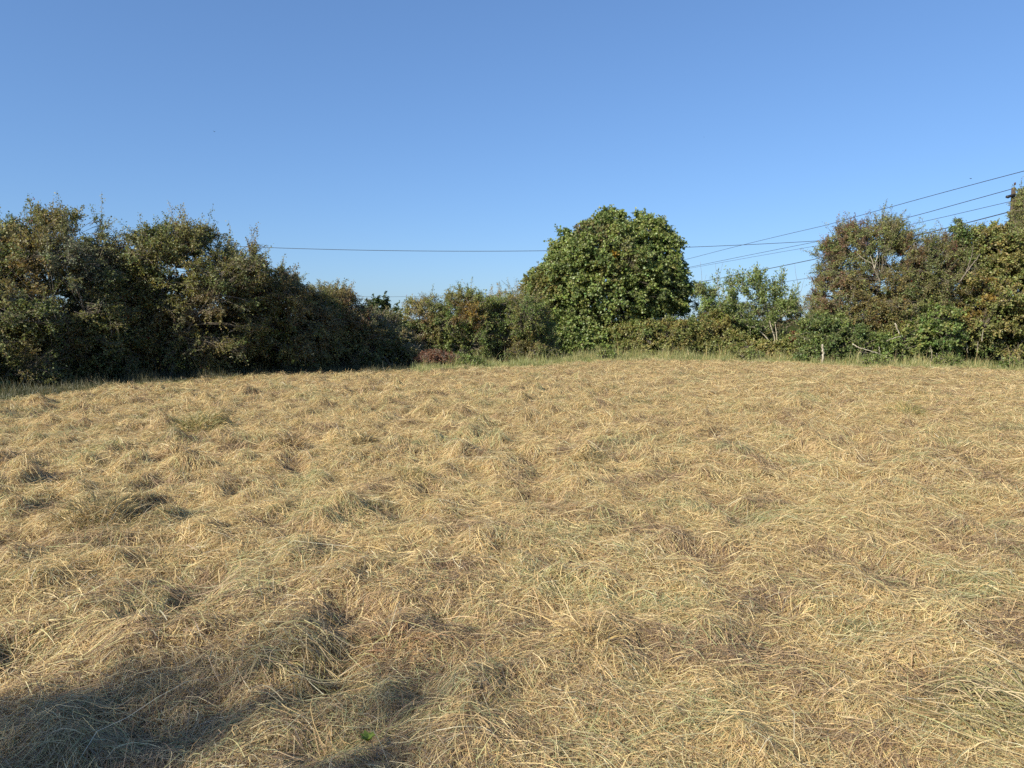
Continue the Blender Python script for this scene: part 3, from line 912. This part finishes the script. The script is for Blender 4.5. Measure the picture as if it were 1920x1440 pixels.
wood_thing('dead_branch', 'bare pale forked branch high in the reddish hawthorn', 'branch',
           [([(1650, 530, 28.9), (1640, 505, 28.6), (1632, 480, 28.6)], .028, .012), ([(1640, 505, 28.6), (1644, 485, 28.5), (1646, 470, 28.6)], .018, .008), ([(1636, 495, 28.6), (1618, 485, 28.6), (1608, 475, 28.7)], .014, .006)], M_PALE, 'bare branches in the right hedge')
wood_thing('dead_branch', 'bare grey sloping limb in the red brown thorn', 'branch',
           [([(1798, 530, 29.4), (1812, 510, 29.3), (1828, 490, 29.3), (1838, 476, 29.4)], .032, .012), ([(1812, 510, 29.3), (1822, 480, 29.3), (1824, 465, 29.4)], .018, .006)], M_BARK, 'bare branches in the right hedge')
wood_thing('dead_branch', 'fallen pale branch lying low across the mid green elder', 'branch',
           [([(1598, 645, 27.6), (1612, 653, 27.4), (1640, 660, 27.3)], .022, .016), ([(1640, 660, 27.3), (1660, 668, 27.2), (1668, 678, 27.2)], .014, .010), ([(1648, 650, 27.4), (1650, 662, 27.3)], .012, .010)], M_PALE, 'bare branches in the right hedge')
wood_thing('dead_branch', 'short snapped pale stub above the fallen branch', 'branch',
           [([(1678, 606, 27.7), (1683, 618, 27.6), (1687, 627, 27.6)], .026, .017), ([(1690, 630, 27.6), (1675, 634, 27.5), (1662, 640, 27.5)], .016, .010)], M_PALE, 'bare branches in the right hedge')
wood_thing('wooden_stake', 'weathered pale stake standing at the foot of the bright elder', 'stake', [([(1542, 690, 27.4), (1543, 665, 27.4), (1541, 646, 27.4)], .040, .038)], M_PALE)
wood_thing('dry_weed', 'pair of dry pale stems at the field edge before the mid green elder', 'weed', [([(1746, 678, 27.2), (1747, 660, 27.2), (1745, 648, 27.2)], .014, .008), ([(1754, 680, 27.2), (1756, 662, 27.2)], .012, .008), ([(1747, 660, 27.2), (1742, 652, 27.2)], .008, .005)], M_PALE)
wood_thing('dry_weed', 'cluster of leaning dry stems in the dark hollow at the right hedge', 'weed', [([(1815, 662, 27.8), (1812, 640, 27.8), (1808, 625, 27.9)], .012, .007), ([(1808, 655, 27.9), (1800, 635, 28)], .010, .006), ([(1832, 660, 27.8), (1834, 640, 27.8)], .010, .006), ([(1841, 640, 27.9), (1843, 618, 27.9)], .014, .010)], M_PALE)
for lab, lines in [('bare twiggy sapling top just right of the maple', [([(1325, 600, 35), (1318, 540, 35), (1313, 490, 35)], .012, .004), ([(1318, 540, 35), (1325, 515, 35)], .006, .003)]),
                   ('forked bare twig rising above the feathery sapling', [([(1350, 600, 34.5), (1346, 540, 34.5), (1341, 495, 34.5)], .012, .004), ([(1346, 530, 34.5), (1356, 490, 34.5)], .008, .003)]),
                   ('bare thin sapling leaning beside the reddish hawthorn', [([(1500, 600, 34.5), (1497, 550, 34.5), (1490, 495, 34.5)], .012, .004), ([(1498, 560, 34.5), (1508, 520, 34.5)], .008, .003)])]:
    wood_thing('bare_sapling', lab, 'sapling', lines, M_BARK, 'bare thin saplings by the gap')

# utility pole wrapped in ivy
PX, PD = 1899, 36.0
pb = at(PX, 380, PD)
ptop = at(PX, 352, PD)[2]
pole = tag(bpy.data.objects.new('utility_pole', None), 'wooden utility pole rising out of the right hedge, wrapped in ivy', 'utility pole')
COL.objects.link(pole)
pole.location = (pb[0], pb[1], gz(pb[0], pb[1]))
zt = ptop - pole.location[2]
a = Acc()
V, q = tubes(np.array([[(0, 0, -.3), (0, 0, zt * .5), (0, 0, zt - .05), (0, 0, zt)]]), np.array([[.14, .11, .09, .085]]), 14)
a.add(V, [q, np.arange(len(V) - 14, len(V))[None]])
link('post', a.mesh('post', M_POLE, True), pole)


def box(acc, c, s, rz=0.0):
    v = np.array([(x, y, z) for x in (-.5, .5) for y in (-.5, .5) for z in (-.5, .5)]) * np.array(s)
    cr, sr = math.cos(rz), math.sin(rz)
    v = np.stack([v[:, 0] * cr - v[:, 1] * sr, v[:, 0] * sr + v[:, 1] * cr, v[:, 2]], 1) + np.array(c)
    acc.add(v, np.array([(0, 1, 3, 2), (4, 6, 7, 5), (0, 4, 5, 1), (2, 3, 7, 6), (0, 2, 6, 4), (1, 5, 7, 3)]))


arm_z = at(PX, 368, PD)[2] - pole.location[2]
# the iron bracket: a short dark arm toward the left, tilted down at its end
a = Acc()
kx = PD / F
arm = np.array([[(.0, -.13, arm_z + .05), (-8 * kx, -.16, arm_z), (-14 * kx, -.17, arm_z - .06), (-17 * kx, -.17, arm_z - .05)]])
V, q = tubes(arm, np.array([[.06, .06, .075, .06]]), 8)
a.add(V, [q, np.arange(8)[None, ::-1].copy(), np.arange(len(V) - 8, len(V))[None]])
link('bracket', a.mesh('bracket', M_METAL, True), pole)
for dx, dz in ((-.04, .10), (.03, -.75), (-.03, -.35)):
    a = Acc()
    prof = [(.02, 0), (.05, .02), (.03, .05), (.055, .08), (.03, .11), (.01, .13)]
    V, q = tubes(np.array([[(dx, -.14, zt + dz + z_) for _, z_ in prof]]), np.array([[r_ for r_, _ in prof]]), 10)
    a.add(V, [q, np.arange(len(V) - 10, len(V))[None]])
    link('insulator', a.mesh('insulator', M_PORC, True), pole)
make_bush('ivy', 'olive ivy climbing the utility pole to its top', 'ivy',
          [(1911, 388, 5, 22, .1), (1919, 374, 8, 24, .2), (1911, 430, 7, 40, .1), (1920, 430, 15, 50, .2), (1908, 500, 14, 40), (1897, 445, 9, 48, -.25, .5), (1922, 395, 11, 30, .3)], 36.0, HAW_BRN[:3] + GRN[:2], dens=34, tw_len=.17, leaf=(.075, .06), per=8, shoots=28, shoot_len=.45,
          limbs=3, stem_r=.02, stems=.3, base_px=1906, rough=.15, sub=0)


def wire(label, pts, r, group='overhead wires'):
    """pts (px,py,depth): smooth curve through the points"""
    P = np.array([at(*p) for p in pts])
    n = len(P)
    tt = np.linspace(0, n - 1, 60)
    # quadratic/cubic fit along the span keeps the sag smooth
    deg = min(n - 1, 3)
    t0 = np.concatenate([[0], np.cumsum(np.linalg.norm(np.diff(P[:, :2], axis=0), axis=1))])
    t1 = np.linspace(t0[0], t0[-1], 60)
    xy = np.stack([np.interp(t1, t0, P[:, j]) for j in (0, 1)], 1)
    z = np.polyval(np.polyfit(t0, P[:, 2], min(deg, 2)), t1)
    C = np.column_stack([xy, z])
    V, q = tubes(C[None], np.full((1, 60), r), 6)
    a = Acc()
    a.add(V, q)
    tag(link('overhead_wire', a.mesh('overhead_wire', M_WIRE, True)), label, 'wire', group)


def line3(pA, dA, pB, dB, sag_px=0.0, mid=None):
    return pA, dA


# long wire crossing the middle of the sky behind the maple
wire('long sagging wire crossing the middle of the sky behind the maple', [(60, 440, 46), (235, 451, 46), (480, 463, 46), (900, 471, 46), (1280, 463.5, 46), (1530, 453, 46), (1890, 424, 46)], .017)
wire('highest wire, slanting down from the right picture edge over the ivy pole', [(2000, 299, 33.5), (1920, 322, 36), (1670, 388, 47), (1550, 421, 55), (1300, 484, 76), (1210, 504, 86)], .017)
wire('second highest wire, slanting from the ivy pole top', [(1899, 354, 36), (1740, 398, 43), (1540, 451, 56), (1300, 500, 76), (1205, 516, 86)], .017)
wire('thin third wire, slanting from the middle of the ivy pole', [(1899, 377, 36), (1780, 404, 41), (1540, 460, 56), (1300, 501.5, 76), (1208, 517, 86)], .013)
wire('thick lowest slanting wire running down behind the pale stemmed sapling', [(1899, 396, 36), (1770, 428, 40), (1525, 487, 50), (1320, 527, 62), (1240, 541, 68)], .024)
wire('short faint wire low beside the reddish hawthorn', [(1420, 537, 60), (1465, 529, 60), (1520, 521, 60), (1600, 508, 60)], .016)
wire('faint far wire just above the hedge corner', [(660, 556, 90), (720, 556, 90), (800, 556, 90), (920, 549, 90), (1040, 539, 90)], .018)


# birds
def bird(px, py, d, span, label, yaw):
    c = at(px, py, d)
    a = Acc()
    body = np.array([[(-.5, 0, 0), (-.3, 0, .01), (0, 0, 0), (.25, 0, .01), (.42, 0, .03), (.52, 0, .02)]]) * span * .55
    V, q = tubes(body, np.array([[.01, .05, .09, .07, .05, .005]]) * span, 8)
    a.add(V, q)
    for s in (-1, 1):
        w = np.array([(.14, .03 * s, .02), (.12, .28 * s, .16), (-.02, .52 * s, .12), (-.10, .28 * s, .14), (-.12, .03 * s, .02)]) * span
        w2 = w + np.array([0, 0, -.012 * span])
        f = np.arange(5)
        side = np.stack([f, (f + 1) % 5, (f + 1) % 5 + 5, f + 5], 1)
        a.add(np.vstack([w, w2]), [f[None], (f[::-1] + 5)[None], side])
    tl = np.array([(-.25, .03, 0), (-.42, .08, 0), (-.42, -.08, 0), (-.25, -.03, 0)]) * span
    a.add(np.vstack([tl, tl - np.array([0, 0, .01 * span])]), [np.array([[0, 1, 2, 3]]), np.array([[7, 6, 5, 4]])])
    o = link('bird', a.mesh('bird', M_BIRD), loc=c)
    o.rotation_euler = (0.15, 0, yaw)
    tag(o, label, 'bird', 'birds in the sky')


bird(1820, 335, 60, .30, 'small dark bird flying just above the highest wire on the right', .4)
bird(402, 247, 110, .40, 'faint tiny bird alone in the open sky above the left hedge', 2.6)
bird(1320, 257, 150, .30, 'faintest bird speck high above the gap right of the maple', 1.0)

# ------------------------------------------------------------------ unmown verge along the hedges
verge = Acc()
edge = np.array([on_ground(*p)[:2] for p in EDGE_PX])
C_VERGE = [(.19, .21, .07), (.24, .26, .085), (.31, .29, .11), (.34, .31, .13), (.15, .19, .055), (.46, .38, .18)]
C_DKV = [(.06, .065, .026), (.10, .09, .04), (.15, .125, .06), (.05, .058, .022)]  # left verge, darkened: the hedge's shade is put into the blade colour
seg = np.concatenate([[0], np.cumsum(np.linalg.norm(np.diff(edge, axis=0), axis=1))])


def edge_points(n, lo, hi, d0, d1):
    s = lo + (hi - lo) * rng.random(n)
    x, y = np.interp(s, seg, edge[:, 0]), np.interp(s, seg, edge[:, 1])
    r = np.hypot(x, y)
    d = d0 + (d1 - d0) * rng.random(n)
    return x * (1 + d / r), y * (1 + d / r), s


def verge_blades(n, lo, hi, d0, d1, h, pal, wmm, droop=.9, k=4):
    x, y, s = edge_points(n, lo, hi, d0, d1)
    hh = .75 * h * (.35 + 1.0 * rng.random(n) ** 1.5) * np.clip(.75 + 1.1 * noise2(x * 1.3, y * 1.3), .25, 1.6)
    out = rng.random(n) * 2 * PI
    ang = np.abs(rng.standard_normal(n))[:, None] * .28 + droop * rng.random(n)[:, None] * np.linspace(0, 1, k)[None] ** 1.5
    st = hh[:, None] / (k - 1)
    hx = np.concatenate([np.zeros((n, 1)), np.cumsum(np.sin(ang[:, :-1]) * st, 1)], 1)
    hz = np.concatenate([np.zeros((n, 1)), np.cumsum(np.cos(ang[:, :-1]) * st, 1)], 1)
    C = np.stack([x[:, None] + hx * np.cos(out)[:, None], y[:, None] + hx * np.sin(out)[:, None], ground_z(x, y)[:, None] + hz], -1)
    up = np.stack([rng.standard_normal(n) * .6, -np.ones(n), .3 * np.ones(n)], 1)
    V, q, per = ribbons(C, wmm * .001 * (.6 + .8 * rng.random(n)), up, .2)
    g = noise2(x * .8 + 30, y * .8)
    pal = np.asarray(pal)
    ci = np.clip(((g + .8) / 1.6 * len(pal) + rng.standard_normal(n) * 1.1).astype(int), 0, len(pal) - 1)
    verge.add(V, q, np.repeat(pal[ci] * (.75 + .5 * rng.random((n, 1))), per, 0))


i770 = seg[4]
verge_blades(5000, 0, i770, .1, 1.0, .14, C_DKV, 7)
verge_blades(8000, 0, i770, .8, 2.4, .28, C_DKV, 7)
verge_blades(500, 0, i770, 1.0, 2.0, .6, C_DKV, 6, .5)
verge_blades(11000, i770, seg[-1], -.3, 1.3, .15, C_VERGE, 8)
verge_blades(13000, i770, seg[-1], .7, 2.6, .26, C_VERGE[:5], 9)
verge_blades(7000, i770, seg[-1], 1.5, 4.2, .45, C_VERGE, 9)
verge_blades(2600, seg[7], seg[10], 1.2, 3.0, .50, C_VERGE[:4], 9)
verge_blades(500, seg[7], seg[-1], 1.0, 2.6, .70, C_STRAW[:3] + C_VERGE[3:4], 8, .4)
tag(link('grass', verge.mesh('verge_grass', M_GRASS)), 'unmown green and straw grass along the foot of the hedges', 'grass', kind='stuff')

# little green plant in the near hay, pale leaf scraps
p = on_ground(690, 1400, .03)
a = Acc()
n = 7
ang = np.linspace(0, 2 * PI, n, endpoint=False) + rng.random(n) * .5
P = np.tile(np.array([p[0], p[1], gz(p[0], p[1]) + .05]), (n, 1))
D = np.stack([np.cos(ang), np.sin(ang), .7 + .4 * rng.random(n)], 1)
N_ = np.stack([-np.cos(ang) * .6, -np.sin(ang) * .6, np.ones(n)], 1)
leaf_quads(a, P, D, N_, .034 + .014 * rng.random(n), .024 + .008 * rng.random(n), np.tile(np.array([(.17, .23, .04)]), (n, 1)) * (.8 + .4 * rng.random((n, 1))))
tag(link('seedling', a.mesh('seedling', M_GRASS)), 'tiny bright green leafy seedling in the nearest hay', 'seedling')
p = on_ground(1575, 990)
a = Acc()
P = np.array([[p[0], p[1], gz(p[0], p[1]) + .06]])
leaf_quads(a, P, np.array([[.9, .4, .1]]), np.array([[0, -.3, 1.0]]), np.array([.09]), np.array([.03]), np.array([[.62, .60, .30]]))
tag(link('fallen_leaf', a.mesh('fallen_leaf', M_HAY)), 'single pale yellow leaf lying on the hay, right of centre', 'leaf')

# tree behind the photographer's left shoulder: its shade lies on the nearest hay
def sunward(x, y, z):
    return np.array([x, y, 0]) + sd / sd[2] * z


make_bush('hawthorn_tree', 'tall tree behind the viewer whose thin shade falls on the nearest hay', 'tree', None, 12.0, HAW, dens=4.9, sub=4, subr=.35,
          lobes=(np.array([sunward(-1.3, 2.6, 8.0), sunward(-2.0, 2.35, 8.4), sunward(-1.1, 2.1, 7.6), sunward(-2.4, 1.6, 7.0)]), np.array([(.7, .7, .45), (.75, .75, .5), (.8, .8, .5), (1.2, 1.2, .9)])),
          shoots=30, twigs=5, per=10, stem_r=.05, inner=.5, leaf=(.055, .036), twig_show=.4)

# ------------------------------------------------------------------ light
sun_d = bpy.data.lights.new('sun', 'SUN')
sun_d.energy = 5.0
sun_d.angle = math.radians(.53)
sun_d.color = (1.0, .92, .755)
sun = bpy.data.objects.new('sun', sun_d)
COL.objects.link(sun)
from mathutils import Vector
sun.rotation_euler = Vector(sd).to_track_quat('Z', 'Y').to_euler()

world = bpy.data.worlds.new('World')
scene.world = world
world.use_nodes = True
nt = world.node_tree
nt.nodes.clear()
wo = nt.nodes.new('ShaderNodeOutputWorld')
bg = nt.nodes.new('ShaderNodeBackground')
sky = nt.nodes.new('ShaderNodeTexSky')
sky.sky_type = 'NISHITA'
sky.sun_disc = False
sky.sun_elevation = SUN_EL
sky.sun_rotation = math.atan2(sd[0], sd[1])
sky.altitude = 50
sky.air_density = 1.0
sky.dust_density = 0.4
sky.ozone_density = 6.0
bg.inputs['Strength'].default_value = 0.15
gm = nt.nodes.new('ShaderNodeGamma')          # clear dry air: the sky pales less toward the horizon than the model's
gm.inputs['Gamma'].default_value = 0.71
nt.links.new(sky.outputs[0], gm.inputs['Color'])
ml = nt.nodes.new('ShaderNodeMix')
ml.data_type, ml.blend_type = 'RGBA', 'MULTIPLY'
ml.inputs[0].default_value = 1.0
ml.inputs[7].default_value = (.598, .76, .98, 1)
nt.links.new(gm.outputs[0], ml.inputs[6])
nt.links.new(ml.outputs[2], bg.inputs['Color'])
nt.links.new(bg.outputs[0], wo.inputs['Surface'])

scene.view_settings.view_transform = 'Standard'
scene.view_settings.look = 'None'
scene.view_settings.exposure = 0.75
scene.view_settings.gamma = 1.0
scene.render.engine = 'CYCLES'
cy = scene.cycles
cy.max_bounces = 6
cy.diffuse_bounces = 4
cy.glossy_bounces = 2
cy.transmission_bounces = 3
cy.transparent_max_bounces = 4
cy.use_denoising = False
